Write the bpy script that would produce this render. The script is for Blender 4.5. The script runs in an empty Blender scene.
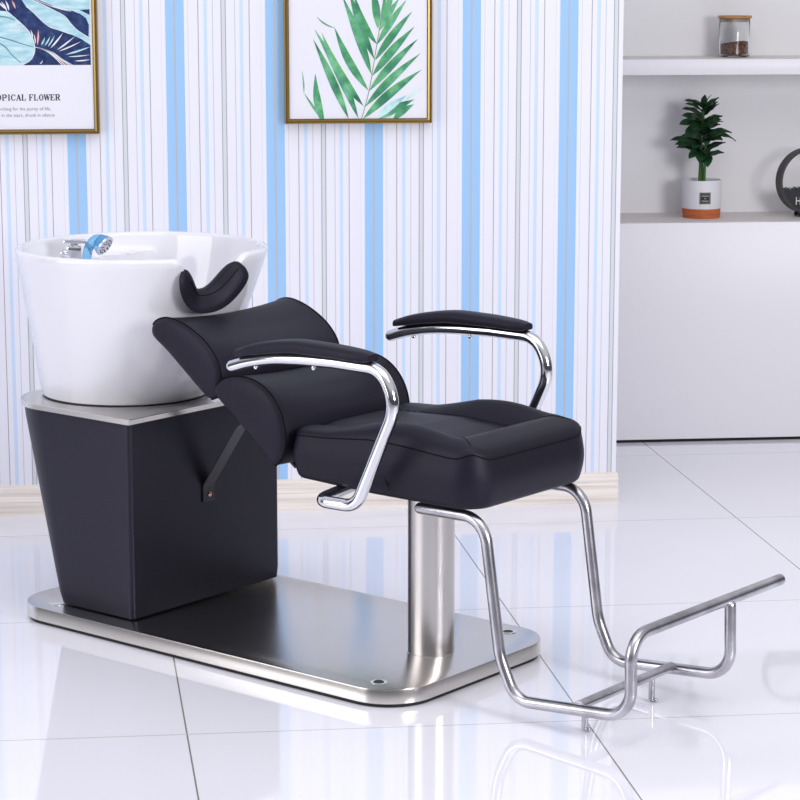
import bpy, bmesh, math, random
from mathutils import Vector, Matrix
random.seed(7)
sc = bpy.context.scene
PI = math.pi

# ------------------------------------------------------------------ camera
F = 2350.0; TP = 437.0 / F; CH = 1.43
PIT = math.atan(TP)
cd = bpy.data.cameras.new('camera'); cam = bpy.data.objects.new('camera', cd)
sc.collection.objects.link(cam)
cd.sensor_width = 36.0; cd.lens = 36.0 * F / 800.0
cam.location = (0, 0, CH); cam.rotation_euler = (PI / 2 - PIT, 0, 0)
cd.clip_start = 0.05; cd.clip_end = 60
sc.camera = cam

# ------------------------------------------------------------------ world, lights, exposure
w = bpy.data.worlds.new('studio'); sc.world = w; w.use_nodes = True
nt = w.node_tree; nt.nodes.clear()
out = nt.nodes.new('ShaderNodeOutputWorld'); bg = nt.nodes.new('ShaderNodeBackground')
tc = nt.nodes.new('ShaderNodeTexCoord'); sep = nt.nodes.new('ShaderNodeSeparateXYZ')
mp = nt.nodes.new('ShaderNodeMapRange'); ramp = nt.nodes.new('ShaderNodeValToRGB')
nt.links.new(tc.outputs['Generated'], sep.inputs[0])
nt.links.new(sep.outputs['Z'], mp.inputs['Value'])
mp.inputs['From Min'].default_value = -1.0; mp.inputs['From Max'].default_value = 1.0
nt.links.new(mp.outputs[0], ramp.inputs[0])
el = ramp.color_ramp.elements
el[0].position = 0.0; el[0].color = (0.30, 0.30, 0.33, 1)
el[1].position = 1.0; el[1].color = (1.0, 1.0, 1.06, 1)
e = el.new(0.5); e.color = (0.10, 0.10, 0.115, 1)
e = el.new(0.62); e.color = (0.34, 0.34, 0.38, 1)
e = el.new(0.72); e.color = (0.95, 0.95, 1.0, 1)
nt.links.new(ramp.outputs[0], bg.inputs['Color']); bg.inputs['Strength'].default_value = 0.64
nt.links.new(bg.outputs[0], out.inputs[0])

def area(name, loc, target, sx, sy, power, col=(1, 1, 1)):
    l = bpy.data.lights.new(name, 'AREA'); l.shape = 'RECTANGLE'; l.size = sx; l.size_y = sy
    l.energy = power; l.color = col
    o = bpy.data.objects.new(name, l); sc.collection.objects.link(o)
    o.location = loc
    o.rotation_euler = (Vector(target) - Vector(loc)).to_track_quat('-Z', 'Y').to_euler()
    return o
area('softbox_left', (-3.0, 3.3, 1.35), (-0.5, 4.7, 0.4), 2.2, 2.2, 42, (0.985, 0.97, 1.0))
area('softbox_overhead', (0.3, 3.6, 3.3), (0.3, 5.0, 0.0), 3.2, 2.6, 41, (0.985, 0.97, 1.0))
area('softbox_right', (2.7, 1.9, 1.6), (1.0, 7.2, 0.9), 1.2, 1.2, 84, (0.98, 0.98, 1.0))

sc.view_settings.view_transform = 'Standard'; sc.view_settings.look = 'None'
sc.view_settings.gamma = 1.0; sc.view_settings.exposure = 0.0
sc.view_settings.use_curve_mapping = False

# ------------------------------------------------------------------ frames of reference
B0 = Vector((-1.05, 6.01, 0.0))                 # foot of the papered wall's face, left
WA = math.radians(5.85)                         # the wall's heading
D = Vector((math.cos(WA), math.sin(WA), 0)); N = Vector((D.y, -D.x, 0))   # along the wall, towards the room
FW = Vector((0, math.cos(PIT), -math.sin(PIT))); RT = Vector((1, 0, 0)); UP = RT.cross(FW)
def wall_sz(px, py, off=0.0):
    """a place seen on the photograph's wall, as metres along the wall and height"""
    r = FW * F + RT * (px - 400) - UP * (py - 400)
    c = Vector((0, 0, CH)); p0 = B0 + N * off
    t = (p0 - c).dot(N) / r.dot(N); p = c + r * t
    return (p - p0).dot(D), p.z
ORIG = None
A = math.radians(51)
U = Vector((math.sin(A), -math.cos(A), 0)); V = Vector((math.cos(A), math.sin(A), 0))
def _floor(px, py, z):
    r = FW * F + RT * (px - 400) - UP * (py - 400); t = (z - CH) / r.z
    return Vector((0, 0, CH)) + r * t
ORIG = _floor(431, 651, 0.038); ORIG.z = 0

# ------------------------------------------------------------------ materials
def mat(name, col, rough=0.5, metal=0.0, spec=0.5, **kw):
    m = bpy.data.materials.new(name); m.use_nodes = True
    b = m.node_tree.nodes['Principled BSDF']
    b.inputs['Base Color'].default_value = (*col, 1); b.inputs['Roughness'].default_value = rough
    b.inputs['Metallic'].default_value = metal; b.inputs['Specular IOR Level'].default_value = spec
    for k, v in kw.items(): b.inputs[k.replace('_', ' ')].default_value = v
    return m
def srgb(r, g, b):
    f = lambda c: (c / 255 / 12.92) if c / 255 <= 0.04045 else ((c / 255 + 0.055) / 1.055) ** 2.4
    return (f(r), f(g), f(b))
def nd(m, t): return m.node_tree.nodes.new(t)
def lk(m, a, b): m.node_tree.links.new(a, b)
def bs(m): return m.node_tree.nodes['Principled BSDF']
def noise_bump(m, scale, strength, dist=0.002, stretch=None, detail=4):
    t = nd(m, 'ShaderNodeTexCoord'); n = nd(m, 'ShaderNodeTexNoise'); b = nd(m, 'ShaderNodeBump')
    n.inputs['Scale'].default_value = scale; n.inputs['Detail'].default_value = detail
    b.inputs['Strength'].default_value = strength; b.inputs['Distance'].default_value = dist
    if stretch:
        mpn = nd(m, 'ShaderNodeMapping'); mpn.inputs['Scale'].default_value = stretch
        lk(m, t.outputs['Object'], mpn.inputs[0]); lk(m, mpn.outputs[0], n.inputs['Vector'])
    else: lk(m, t.outputs['Object'], n.inputs['Vector'])
    lk(m, n.outputs['Fac'], b.inputs['Height']); lk(m, b.outputs[0], bs(m).inputs['Normal'])
    return n
def noise_ramp(m, scale, stops, stretch=(1, 1, 1), detail=4, inp='Base Color'):
    t = nd(m, 'ShaderNodeTexCoord'); n = nd(m, 'ShaderNodeTexNoise'); r = nd(m, 'ShaderNodeValToRGB')
    mpn = nd(m, 'ShaderNodeMapping'); mpn.inputs['Scale'].default_value = stretch
    n.inputs['Scale'].default_value = scale; n.inputs['Detail'].default_value = detail
    lk(m, t.outputs['Object'], mpn.inputs[0]); lk(m, mpn.outputs[0], n.inputs['Vector'])
    lk(m, n.outputs['Fac'], r.inputs[0]); ee = r.color_ramp.elements
    ee[0].position, ee[0].color = stops[0][0], (*stops[0][1], 1)
    ee[1].position, ee[1].color = stops[-1][0], (*stops[-1][1], 1)
    for p, c in stops[1:-1]:
        q = ee.new(p); q.color = (*c, 1)
    lk(m, r.outputs[0], bs(m).inputs[inp])

leather = mat('black_leather', (0.0050, 0.0045, 0.0100), 0.50, spec=0.36, Specular_Tint=(0.80, 0.78, 1.0, 1))
noise_bump(leather, 260, 0.12, 0.001)
leather_panel = mat('black_leather_panel', (0.0045, 0.0042, 0.0090), 0.42, spec=0.55, Specular_Tint=(0.80, 0.78, 1.0, 1))
noise_bump(leather_panel, 9, 0.25, 0.004)
stitch = mat('seam_thread', (0.003, 0.003, 0.005), 0.7, spec=0.12)
chrome = mat('chrome', (0.78, 0.78, 0.81), 0.06, 1.0)
rough_chrome = mat('dull_steel_tube', (0.46, 0.45, 0.47), 0.26, 1.0)
noise_ramp(rough_chrome, 16, [(0.32, (0.36, 0.35, 0.38)), (0.68, (0.64, 0.63, 0.67))])
brushed = mat('brushed_steel', (0.60, 0.58, 0.56), 0.22, 1.0)
noise_bump(brushed, 120, 0.05, 0.0006, (1, 40, 1))
brushed_col = mat('brushed_steel_column', (0.66, 0.63, 0.61), 0.30, 1.0)
noise_bump(brushed_col, 30, 0.10, 0.001, (6, 6, 0.4))
edge_steel = mat('polished_edge_steel', (0.78, 0.75, 0.70), 0.22, 1.0)
ceramic = mat('white_ceramic', (0.80, 0.795, 0.845), 0.07, spec=0.55, Coat_Weight=0.4, Coat_Roughness=0.03)
rubber = mat('black_rubber', (0.012, 0.012, 0.013), 0.6)
black_metal = mat('black_painted_metal', (0.022, 0.022, 0.027), 0.4)
copper = mat('copper_screw', (0.75, 0.42, 0.30), 0.3, 1.0)
gold = mat('gold_frame', (0.36, 0.25, 0.085), 0.34, 0.85)
gold_dark = mat('brown_rebate', (0.09, 0.045, 0.02), 0.5)
paper = mat('print_paper', (0.80, 0.80, 0.87), 0.7, spec=0.2)
ink = mat('black_ink', (0.02, 0.02, 0.022), 0.7)
ink_grey = mat('grey_ink', (0.17, 0.16, 0.18), 0.7)
white_paint = mat('white_lacquer', (0.82, 0.805, 0.835), 0.35, spec=0.4)
niche_paint = mat('white_matt_paint', (0.85, 0.84, 0.855), 0.6, spec=0.25)
shelf_top = mat('pale_grey_shelf', (0.68, 0.64, 0.625), 0.4)
gap_shade_mat = mat('gap_shade', (0.008, 0.008, 0.008), 0.8)  # near-black colour that paints the shade under the cabinet

# striped wallpaper
wp = mat('striped_wallpaper', (0.85, 0.85, 0.93), 0.75, spec=0.15)
PER = 0.2552
t = nd(wp, 'ShaderNodeTexCoord'); s = nd(wp, 'ShaderNodeSeparateXYZ'); lk(wp, t.outputs['Object'], s.inputs[0])
a1 = nd(wp, 'ShaderNodeMath'); a1.operation = 'SUBTRACT'; a1.inputs[1].default_value = 1.243 - 23 * PER
lk(wp, s.outputs['X'], a1.inputs[0])
a2 = nd(wp, 'ShaderNodeMath'); a2.operation = 'DIVIDE'; a2.inputs[1].default_value = PER; lk(wp, a1.outputs[0], a2.inputs[0])
a3 = nd(wp, 'ShaderNodeMath'); a3.operation = 'FRACT'; lk(wp, a2.outputs[0], a3.inputs[0])
cr = nd(wp, 'ShaderNodeValToRGB'); cr.color_ramp.interpolation = 'CONSTANT'; lk(wp, a3.outputs[0], cr.inputs[0])
Wc = (0.82, 0.82, 0.90); Bl = (0.35, 0.58, 0.88); LB = (0.60, 0.73, 0.93); LG = (0.66, 0.68, 0.74); DG = (0.33, 0.33, 0.37)
PG = (0.66, 0.70, 0.74); GY = (0.46, 0.49, 0.55); TH = (0.52, 0.58, 0.70)
stops = [(0, GY), (.009, Bl), (.094, Wc), (.130, LG), (.138, Wc), (.231, DG), (.240, Wc), (.29, LB), (.327, Wc),
         (.378, TH), (.384, Wc), (.464, DG), (.472, PG), (.507, DG), (.515, Wc), (.601, TH), (.607, Wc), (.650, LB),
         (.685, Wc), (.744, DG), (.753, Wc), (.864, LG), (.871, Wc), (.908, Bl), (.991, GY)]
ce = cr.color_ramp.elements
ce[0].position = 0; ce[0].color = (*stops[0][1], 1); ce[1].position = stops[-1][0]; ce[1].color = (*stops[-1][1], 1)
for p, c in stops[1:-1]:
    q = ce.new(p); q.color = (*c, 1)
lk(wp, cr.outputs[0], bs(wp).inputs['Base Color'])

# polished floor tiles with thin grout lines
ft = mat('polished_white_tiles', (0.80, 0.80, 0.88), 0.045, spec=0.5, Coat_Weight=0.25, Coat_Roughness=0.02)
t = nd(ft, 'ShaderNodeTexCoord')
def grout(angle, axis, offset, spacing, half):
    mpn = nd(ft, 'ShaderNodeMapping'); mpn.inputs['Rotation'].default_value = (0, 0, -angle)
    lk(ft, t.outputs['Object'], mpn.inputs[0])
    ss = nd(ft, 'ShaderNodeSeparateXYZ'); lk(ft, mpn.outputs[0], ss.inputs[0])
    m1 = nd(ft, 'ShaderNodeMath'); m1.operation = 'SUBTRACT'; m1.inputs[1].default_value = offset - 30 * spacing - spacing / 2
    lk(ft, ss.outputs[axis], m1.inputs[0])
    m2 = nd(ft, 'ShaderNodeMath'); m2.operation = 'MODULO'; m2.inputs[1].default_value = spacing; lk(ft, m1.outputs[0], m2.inputs[0])
    m3 = nd(ft, 'ShaderNodeMath'); m3.operation = 'SUBTRACT'; m3.inputs[1].default_value = spacing / 2; lk(ft, m2.outputs[0], m3.inputs[0])
    m4 = nd(ft, 'ShaderNodeMath'); m4.operation = 'ABSOLUTE'; lk(ft, m3.outputs[0], m4.inputs[0])
    m5 = nd(ft, 'ShaderNodeMath'); m5.operation = 'LESS_THAN'; m5.inputs[1].default_value = half; lk(ft, m4.outputs[0], m5.inputs[0])
    return m5.outputs[0]
aC = math.radians(8.3); aR = math.radians(6.2)
g1 = grout(aC, 'X', 0.1455 + 5.76 * 0 + 0.147 * math.cos(aC) + 5.76 * math.sin(aC) - 0.1455, 0.762, 0.0016)
g2 = grout(aR, 'Y', -0.544 * math.sin(aR) + 5.154 * math.cos(aR), 0.805, 0.0022)
mx = nd(ft, 'ShaderNodeMix'); mx.data_type = 'RGBA'
nz = nd(ft, 'ShaderNodeTexNoise'); nz.inputs['Scale'].default_value = 0.9; nz.inputs['Detail'].default_value = 5
lk(ft, t.outputs['Object'], nz.inputs['Vector'])
rr = nd(ft, 'ShaderNodeValToRGB'); lk(ft, nz.outputs['Fac'], rr.inputs[0])
rr.color_ramp.elements[0].position = 0.3; rr.color_ramp.elements[0].color = (0.82, 0.815, 0.885, 1)
rr.color_ramp.elements[1].position = 0.7; rr.color_ramp.elements[1].color = (0.865, 0.86, 0.93, 1)
lk(ft, rr.outputs[0], mx.inputs['A']); mx.inputs['B'].default_value = (0.26, 0.24, 0.22, 1)
lk(ft, g1, mx.inputs['Factor'])
mx2 = nd(ft, 'ShaderNodeMix'); mx2.data_type = 'RGBA'; lk(ft, mx.outputs['Result'], mx2.inputs['A'])
mx2.inputs['B'].default_value = (0.60, 0.58, 0.58, 1); lk(ft, g2, mx2.inputs['Factor'])
lk(ft, mx2.outputs['Result'], bs(ft).inputs['Base Color'])

# pale wood of the skirting
bw = mat('pale_wood_skirting', (0.7, 0.62, 0.55), 0.45, spec=0.35)
noise_ramp(bw, 5, [(0.3, srgb(214, 203, 194)), (0.5, srgb(238, 229, 222)), (0.7, srgb(244, 238, 233))], (0.5, 8, 22), 5)

# ------------------------------------------------------------------ mesh helpers
def link(name, bm, m, parent=None, smooth=True, loc=None):
    me = bpy.data.meshes.new(name); bmesh.ops.recalc_face_normals(bm, faces=bm.faces[:])
    bm.to_mesh(me); bm.free()
    for mm in (m if isinstance(m, (list, tuple)) else [m]): me.materials.append(mm)
    if smooth:
        for p in me.polygons: p.use_smooth = True
        try: me.set_sharp_from_angle(angle=math.radians(38))
        except Exception: pass
    o = bpy.data.objects.new(name, me); sc.collection.objects.link(o)
    if parent: o.parent = parent
    if loc: o.location = loc
    return o
def empty(name, loc, rz=0):
    o = bpy.data.objects.new(name, None); sc.collection.objects.link(o)
    o.location = loc; o.rotation_euler = (0, 0, rz); o.empty_display_size = 0.1
    return o
def tag(o, label, cat, group=None):
    o['label'] = label; o['category'] = cat
    if group: o['group'] = group
def struct(o): o['kind'] = 'structure'; return o
def box(bm, x0, x1, y0, y1, z0, z1, bev=0.0, M=None, seg=2):
    r = bmesh.ops.create_cube(bm, size=1.0); vs = r['verts']
    for v in vs:
        v.co = Vector(((x0 + x1) / 2 + v.co.x * (x1 - x0), (y0 + y1) / 2 + v.co.y * (y1 - y0), (z0 + z1) / 2 + v.co.z * (z1 - z0)))
    if bev > 0:
        es = list({e for v in vs for e in v.link_edges})
        r = bmesh.ops.bevel(bm, geom=es, offset=bev, segments=seg, profile=0.5, affect='EDGES')
        vs = list({v for f in r['faces'] for v in f.verts} | {v for v in vs if v.is_valid})
    if M:
        for v in vs: v.co = M @ v.co
    return vs
def rings(bm, rr, close=True, cap0=True, cap1=True, mi=0):
    L = [[bm.verts.new(p) for p in r] for r in rr]
    for a, b in zip(L, L[1:]):
        n = len(a)
        for i in range(n if close else n - 1):
            f = bm.faces.new((a[i], a[(i + 1) % n], b[(i + 1) % n], b[i])); f.material_index = mi
    if cap0: bm.faces.new(L[0][::-1]).material_index = mi
    if cap1: bm.faces.new(L[-1]).material_index = mi
    return L
def lathe(bm, prof, c=(0, 0), n=48, mi=0, cap=True):
    rings(bm, [[(c[0] + r * math.cos(2 * PI * i / n), c[1] + r * math.sin(2 * PI * i / n), z) for i in range(n)] for r, z in prof],
          True, cap, cap, mi)
def catmull(P, n=8, closed=False):
    P = [Vector(p) for p in P]; out = []; m = len(P)
    for i in range(m if closed else m - 1):
        if closed: a, b, c, d = P[i - 1], P[i], P[(i + 1) % m], P[(i + 2) % m]
        else: a, b, c, d = P[max(i - 1, 0)], P[i], P[i + 1], P[min(i + 2, m - 1)]
        for k in range(n):
            t = k / n
            out.append(0.5 * ((2 * b) + (c - a) * t + (2 * a - 5 * b + 4 * c - d) * t * t + (3 * b - a - 3 * c + d) * t ** 3))
    if not closed: out.append(P[-1])
    return out
def fillet(P, rad, n=8):
    P = [Vector(p) for p in P]; out = [P[0]]
    rads = rad if isinstance(rad, (list, tuple)) else [rad] * (len(P) - 2)
    for i in range(1, len(P) - 1):
        p = P[i]; a = (P[i - 1] - p); b = (P[i + 1] - p); la, lb = a.length, b.length; a.normalize(); b.normalize()
        ang = a.angle(b); r = rads[i - 1]
        if ang > PI - 0.03 or r <= 0: out.append(p); continue
        d = min(r / math.tan(ang / 2), la * 0.49, lb * 0.49); r = d * math.tan(ang / 2)
        c = p + (a + b).normalized() * (r / math.sin(ang / 2))
        s0 = p + a * d - c; s1 = p + b * d - c; th = s0.angle(s1)
        for k in range(n + 1):
            t = k / n; out.append(c + (s0 * math.sin((1 - t) * th) + s1 * math.sin(t * th)) / math.sin(th))
    out.append(P[-1]); return out
def tube(bm, P, r, n=14, round_ends=True, flat=1.0, up=None, mi=0):
    """sweep a circle (or, with flat and up, an oval) along P; r a number or one per point"""
    P = [Vector(p) for p in P]; R = r if isinstance(r, (list, tuple)) else [r] * len(P)
    T = [((P[min(i + 1, len(P) - 1)] - P[max(i - 1, 0)]).normalized()) for i in range(len(P))]
    ref = Vector(up) if up else (Vector((0, 0, 1)) if abs(T[0].z) < 0.9 else Vector((1, 0, 0)))
    x = (ref - T[0] * ref.dot(T[0])).normalized(); rr = []
    def ring(p, t, x, r):
        y = t.cross(x); return [p + (x * math.cos(2 * PI * k / n) * flat + y * math.sin(2 * PI * k / n)) * r for k in range(n)]
    X = []
    for i in range(len(P)):
        src = ref if up else x
        x = (src - T[i] * src.dot(T[i])).normalized(); X.append(x)
    if round_ends:
        for a in (75, 50, 25):
            aa = math.radians(a); rr.append(ring(P[0] - T[0] * R[0] * math.sin(aa), T[0], X[0], R[0] * math.cos(aa)))
    for i in range(len(P)): rr.append(ring(P[i], T[i], X[i], R[i]))
    if round_ends:
        for a in (25, 50, 75):
            aa = math.radians(a); rr.append(ring(P[-1] + T[-1] * R[-1] * math.sin(aa), T[-1], X[-1], R[-1] * math.cos(aa)))
    rings(bm, rr, mi=mi)
def rrect(x0, x1, y0, y1, rad, n=8):
    """rounded rectangle; rad a number or four (x1y1, x0y1, x0y0, x1y0)"""
    R = rad if isinstance(rad, (list, tuple)) else [rad] * 4; P = []
    for k, (cx, cy, sx, sy) in enumerate(((x1, y1, -1, -1), (x0, y1, 1, -1), (x0, y0, 1, 1), (x1, y0, -1, 1))):
        c = (cx + sx * R[k], cy + sy * R[k])
        for i in range(n + 1):
            a = PI / 2 * (k + i / n); P.append((c[0] + R[k] * math.cos(a), c[1] + R[k] * math.sin(a)))
    return P
def clip(poly, x0, x1, z0, z1):
    def cut(P, inside, inter):
        o = []
        for i in range(len(P)):
            a, b = P[i - 1], P[i]
            if inside(b):
                if not inside(a): o.append(inter(a, b))
                o.append(b)
            elif inside(a): o.append(inter(a, b))
        return o
    def ix(c): return lambda a, b: (c, a[1] + (b[1] - a[1]) * (c - a[0]) / (b[0] - a[0]))
    def iz(c): return lambda a, b: (a[0] + (b[0] - a[0]) * (c - a[1]) / (b[1] - a[1]), c)
    for ins, it in ((lambda p: p[0] >= x0, ix(x0)), (lambda p: p[0] <= x1, ix(x1)), (lambda p: p[1] >= z0, iz(z0)), (lambda p: p[1] <= z1, iz(z1))):
        if len(poly) < 3: return []
        poly = cut(poly, ins, it)
    return poly

# ------------------------------------------------------------------ the setting
bm = bmesh.new(); box(bm, -5, 5, -1.5, 9.5, -0.06, 0.0)
struct(link('floor', bm, ft, smooth=False))
SE = 1.646                                       # the papered wall ends here
def wall_empty_obj(name, bm, m, base, kind=True, smooth=False):
    o = link(name, bm, m, smooth=smooth); o.location = base; o.rotation_euler = (0, 0, WA)
    if kind: struct(o)
    return o
SK = 0.016                                       # skirting depth
WB = B0 - N * SK
bm = bmesh.new(); box(bm, -3.6, SE - 0.004, 0.0, 0.12, 0.0, 2.9)
wall_empty_obj('wall_back', bm, wp, WB)
# skirting with a moulded profile
prof = [(0.0005, 0.0), (-0.016, 0.0), (-0.016, 0.040), (-0.0135, 0.044), (-0.0135, 0.048), (-0.011, 0.051), (-0.011, 0.056), (-0.0135, 0.060),
        (-0.0135, 0.066), (-0.010, 0.073), (-0.0075, 0.0765), (-0.0075, 0.081), (0.0005, 0.081)]
bm = bmesh.new(); rings(bm, [[(x, y, z) for y, z in prof] for x in (-3.6, SE + 0.001)])
wall_empty_obj('baseboard_back', bm, bw, WB)

# ------------------------------------------------------------------ built-in shelving behind, right
FB = B0 - N * 0.781                              # its front face
su = empty('shelving_unit', FB + D * 3.0, WA)
tag(su, 'white built-in shelving unit with open niches above a plain cabinet front', 'shelves')
x0, x1 = -2.1, 1.4                               # relative to the empty, which stands at s = 3.0
bm = bmesh.new(); box(bm, x0, x1, 0.0, 0.02, 0.010, 0.6676, 0.001); link('cabinet_front', bm, white_paint, su)
bm = bmesh.new(); box(bm, x0, x1, 0.0205, 0.29, 0.650, 0.668, 0.001); link('shelf', bm, shelf_top, su)
bm = bmesh.new(); box(bm, x0, x1, 0.004, 0.29, 1.106, 1.150, 0.001); link('shelf', bm, shelf_top, su)
bm = bmesh.new(); box(bm, x0, x1, 0.0, 0.012, 1.1055, 1.151, 0.0008); link('shelf_edge', bm, white_paint, su)
bm = bmesh.new(); box(bm, x0, x1, 0.29, 0.32, 0.0, 2.2); link('back_panel', bm, niche_paint, su)
bm = bmesh.new(); box(bm, x0 - 0.03, x0, 0.0, 0.32, 0.0, 2.2, 0.001); link('side_panel', bm, white_paint, su)
bm = bmesh.new(); box(bm, x1, x1 + 0.03, 0.0, 0.32, 0.0, 2.2, 0.001); link('side_panel', bm, white_paint, su)
bm = bmesh.new(); box(bm, x0 - 0.03, x1 + 0.03, 0.0, 0.32, 2.2, 2.24, 0.001); link('top_panel', bm, white_paint, su)
bm = bmesh.new(); box(bm, x0, x1, 0.010, 0.28, 0.0, 0.012); link('gap_shade_strip', bm, gap_shade_mat, su)  # dark strip filling the gap below the front, its shade painted in

# ------------------------------------------------------------------ the salon chair with wash basin
ch = empty('shampoo_chair', ORIG, -math.radians(39))
tag(ch, 'black leather salon shampoo chair with white basin on a steel base', 'salon chair')
TOP = 0.038
# base plate
bm = bmesh.new(); L = []
pl = lambda ins, z: [(x, y, z) for x, y in rrect(-0.974 + ins, 0.138 - ins, -0.282 + ins, 0.262 - ins, [0.100 - ins, 0.10 - ins, 0.10 - ins, 0.105 - ins], 10)]
rings(bm, [pl(0.001, 0.008), pl(0, 0.009), pl(0, 0.0365), pl(0.0005, 0.0376), pl(0.0018, TOP)])
for f in bm.faces:
    f.material_index = 1 if abs(f.calc_center_median().z - 0.022) < 0.0155 and len(f.verts) == 4 else 0
base = link('base_plate', bm, [brushed, edge_steel], ch)
bm = bmesh.new(); rings(bm, [pl(0.006, 0.0), pl(0.006, 0.0085)]); link('underplate_shade', bm, rubber, base)  # black sheet standing in for the shade in the gap below the plate
for x, y in ((0.052, -0.232), (0.038, 0.215), (-0.868, -0.236)):
    bm = bmesh.new(); lathe(bm, [(0.017, TOP + 0.0002), (0.017, TOP + 0.0008), (0.0125, TOP + 0.0012), (0.011, TOP + 0.0003)], (x, y), 28)
    link('bolt_hole', bm, edge_steel, base)
    bm = bmesh.new(); lathe(bm, [(0.0105, TOP + 0.0003), (0.0105, TOP + 0.0009)], (x, y), 24); link('bolt_plug', bm, rubber if x > -0.5 else edge_steel, base)
# column
bm = bmesh.new(); lathe(bm, [(0.0495, TOP), (0.0495, TOP + 0.001), (0.048, TOP + 0.0015), (0.048, 0.402)], (0, 0), 56)
link('column', bm, brushed_col, ch)
# cabinet
bm = bmesh.new()
def cabring(t, ins=0.0):
    z = TOP + 0.001 + (0.4695 - TOP - 0.001) * t
    xb = -0.872 - (0.170) * t; rb = 0.03 + 0.10 * t
    return [(x, y, z) for x, y in rrect(xb + ins, -0.633 - ins, -0.232 + ins, 0.242 - ins, [0.012, rb, rb, 0.012], 8)]
rings(bm, [cabring(0, 0.008)] + [cabring(0.006, 0.002)] + [cabring(t / 16) for t in range(1, 16)] + [cabring(0.992, 0.001), cabring(1, 0.004)])
cab = link('cabinet', bm, leather_panel, ch)
bm = bmesh.new()
tp = lambda ins, z: [(x, y, z) for x, y in rrect(-1.046 + ins, -0.629 - ins, -0.2365 + ins, 0.2460 - ins, [0.003, 0.13, 0.13, 0.003], 10)]
rings(bm, [tp(0.001, 0.4685), tp(0, 0.4690), tp(0, 0.4795), tp(0.001, 0.4805)])
for f in bm.faces: f.material_index = 1 if len(f.verts) == 4 else 0
link('top_plate', bm, [brushed, edge_steel], cab)

# basin
ZB, ZT = 0.4815, 0.817
def outer(th, z):
    t = (z - ZB) / (ZT - ZB); k = (1 + math.cos(th)) / 2
    cx = -0.874 + 0.058 * t; r = 0.189 + 0.092 * t + 0.010 * math.sin(PI * max(0, min(1, t))) * k - 0.004 * math.sin(PI * t) * (1 - k)
    return cx, r
N0 = math.radians(-15)
def notch(th):
    a = ((th - N0 + PI) % (2 * PI) - PI); a = abs(a) / math.radians(14 if a < 0 else 26)
    return 0.0 if a >= 1 else 0.080 * (0.5 * (1 + math.cos(PI * a ** 1.35)))
NB = 160; ths = [2 * PI * i / NB for i in range(NB)]
bm = bmesh.new(); R = []
r0 = []
for th in ths:
    cx, r = outer(th, ZB); r0.append((cx + (r - 0.006) * math.cos(th), (r - 0.006) * math.sin(th), ZB))
R.append(r0)
for k in range(26):
    q = (k / 25.0); row = []
    for th in ths:
        zt = ZT - notch(th) - 0.009; z = ZB + 0.004 + (zt - ZB - 0.004) * q; cx, r = outer(th, z)
        row.append((cx + r * math.cos(th), r * math.sin(th), z))
    R.append(row)
TH = 0.020
for a in (30, 60, 90, 120, 150, 180):
    aa = math.radians(a); row = []
    for th in ths:
        zt = ZT - notch(th) - 0.009; cx, r = outer(th, zt); rad = r - TH / 2 + TH / 2 * math.cos(aa)
        row.append((cx + rad * math.cos(th), rad * math.sin(th), zt + 0.009 * math.sin(aa)))
    R.append(row)
for rho in (0.985, 0.96, 0.93, 0.89, 0.84, 0.78, 0.70, 0.60, 0.48, 0.34, 0.2, 0.1):
    row = []
    for th in ths:
        zt = ZT - notch(th) - 0.009; cx, r = outer(th, zt); ri = (r - TH) * rho
        zz = 0.60 + (zt - 0.60) * rho ** 7
        led = max(0, min(1, (-math.cos(th) * rho - 0.50) / 0.10)); led = led * led * (3 - 2 * led)
        zz = max(zz, 0.60 + (0.775 - 0.60) * led)
        row.append((cx + ri * math.cos(th), ri * math.sin(th), zz))
    R.append(row)
rings(bm, R)
bowl = link('basin', bm, ceramic, ch)
for p in bowl.data.polygons: p.use_smooth = True
bm = bmesh.new(); lathe(bm, [(0.028, 0.598), (0.028, 0.602), (0.024, 0.603), (0.010, 0.6025)], (-0.816, 0), 28); link('drain', bm, chrome, bowl)
bm = bmesh.new(); lathe(bm, [(0.187, 0.4806), (0.187, 0.4835)], (-0.874, 0), 64); link('base_gasket', bm, rubber, bowl)
# neck cushion over the notch: swept pad
bm = bmesh.new(); R = []
M = 44; A0 = math.radians(16)
for i in range(M + 1):
    q = i / M; th = math.radians(-10) - A0 + 2 * A0 * q
    zt = ZT - notch(th) ; cx, r = outer(th, zt - 0.01)
    c = Vector((cx + (r - 0.010) * math.cos(th), (r - 0.010) * math.sin(th), zt - 0.009))
    nrm = Vector((math.cos(th), math.sin(th), 0))
    tg = Vector((-math.sin(th) * 0.30, math.cos(th) * 0.30, 0))
    d = 1e-3; dz = (-(notch(th + d)) + notch(th - d)) / (2 * d)
    tang = Vector((-math.sin(th) * r, math.cos(th) * r, dz)).normalized()
    upv = tang.cross(nrm)
    if upv.z < 0: upv = -upv
    e = max(0.0, 1 - (abs(2 * q - 1)) ** 7) ** 0.5; e = max(e, 0.10)
    prof2 = []
    n2 = 22
    for k in range(n2):
        a = 2 * PI * k / n2; ca, sa = math.cos(a), math.sin(a)
        ox = 0.029 * (abs(ca) ** 0.8) * (1 if ca > 0 else -1); oz = 0.013 * sa
        oz -= 0.036 * max(0, ca) ** 1.4 * (1 if sa < 0 else 0.72)      # the pad rolls down over the outer lip
        oz -= 0.006 * max(0, -ca)
        prof2.append(c + (nrm * (ox * e + 0.004) + upv * ((oz + 0.006) * e)))
    R.append(prof2)
rings(bm, R); nc = link('neck_cushion', bm, leather, bowl)
bm = bmesh.new(); P = []
for i in range(4, M - 3):
    ring = R[i]; P.append(Vector(ring[3]) * 0.5 + Vector(ring[4]) * 0.5 + (Vector(ring[3]) - Vector(ring[14])).normalized() * 0.0002)
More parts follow.
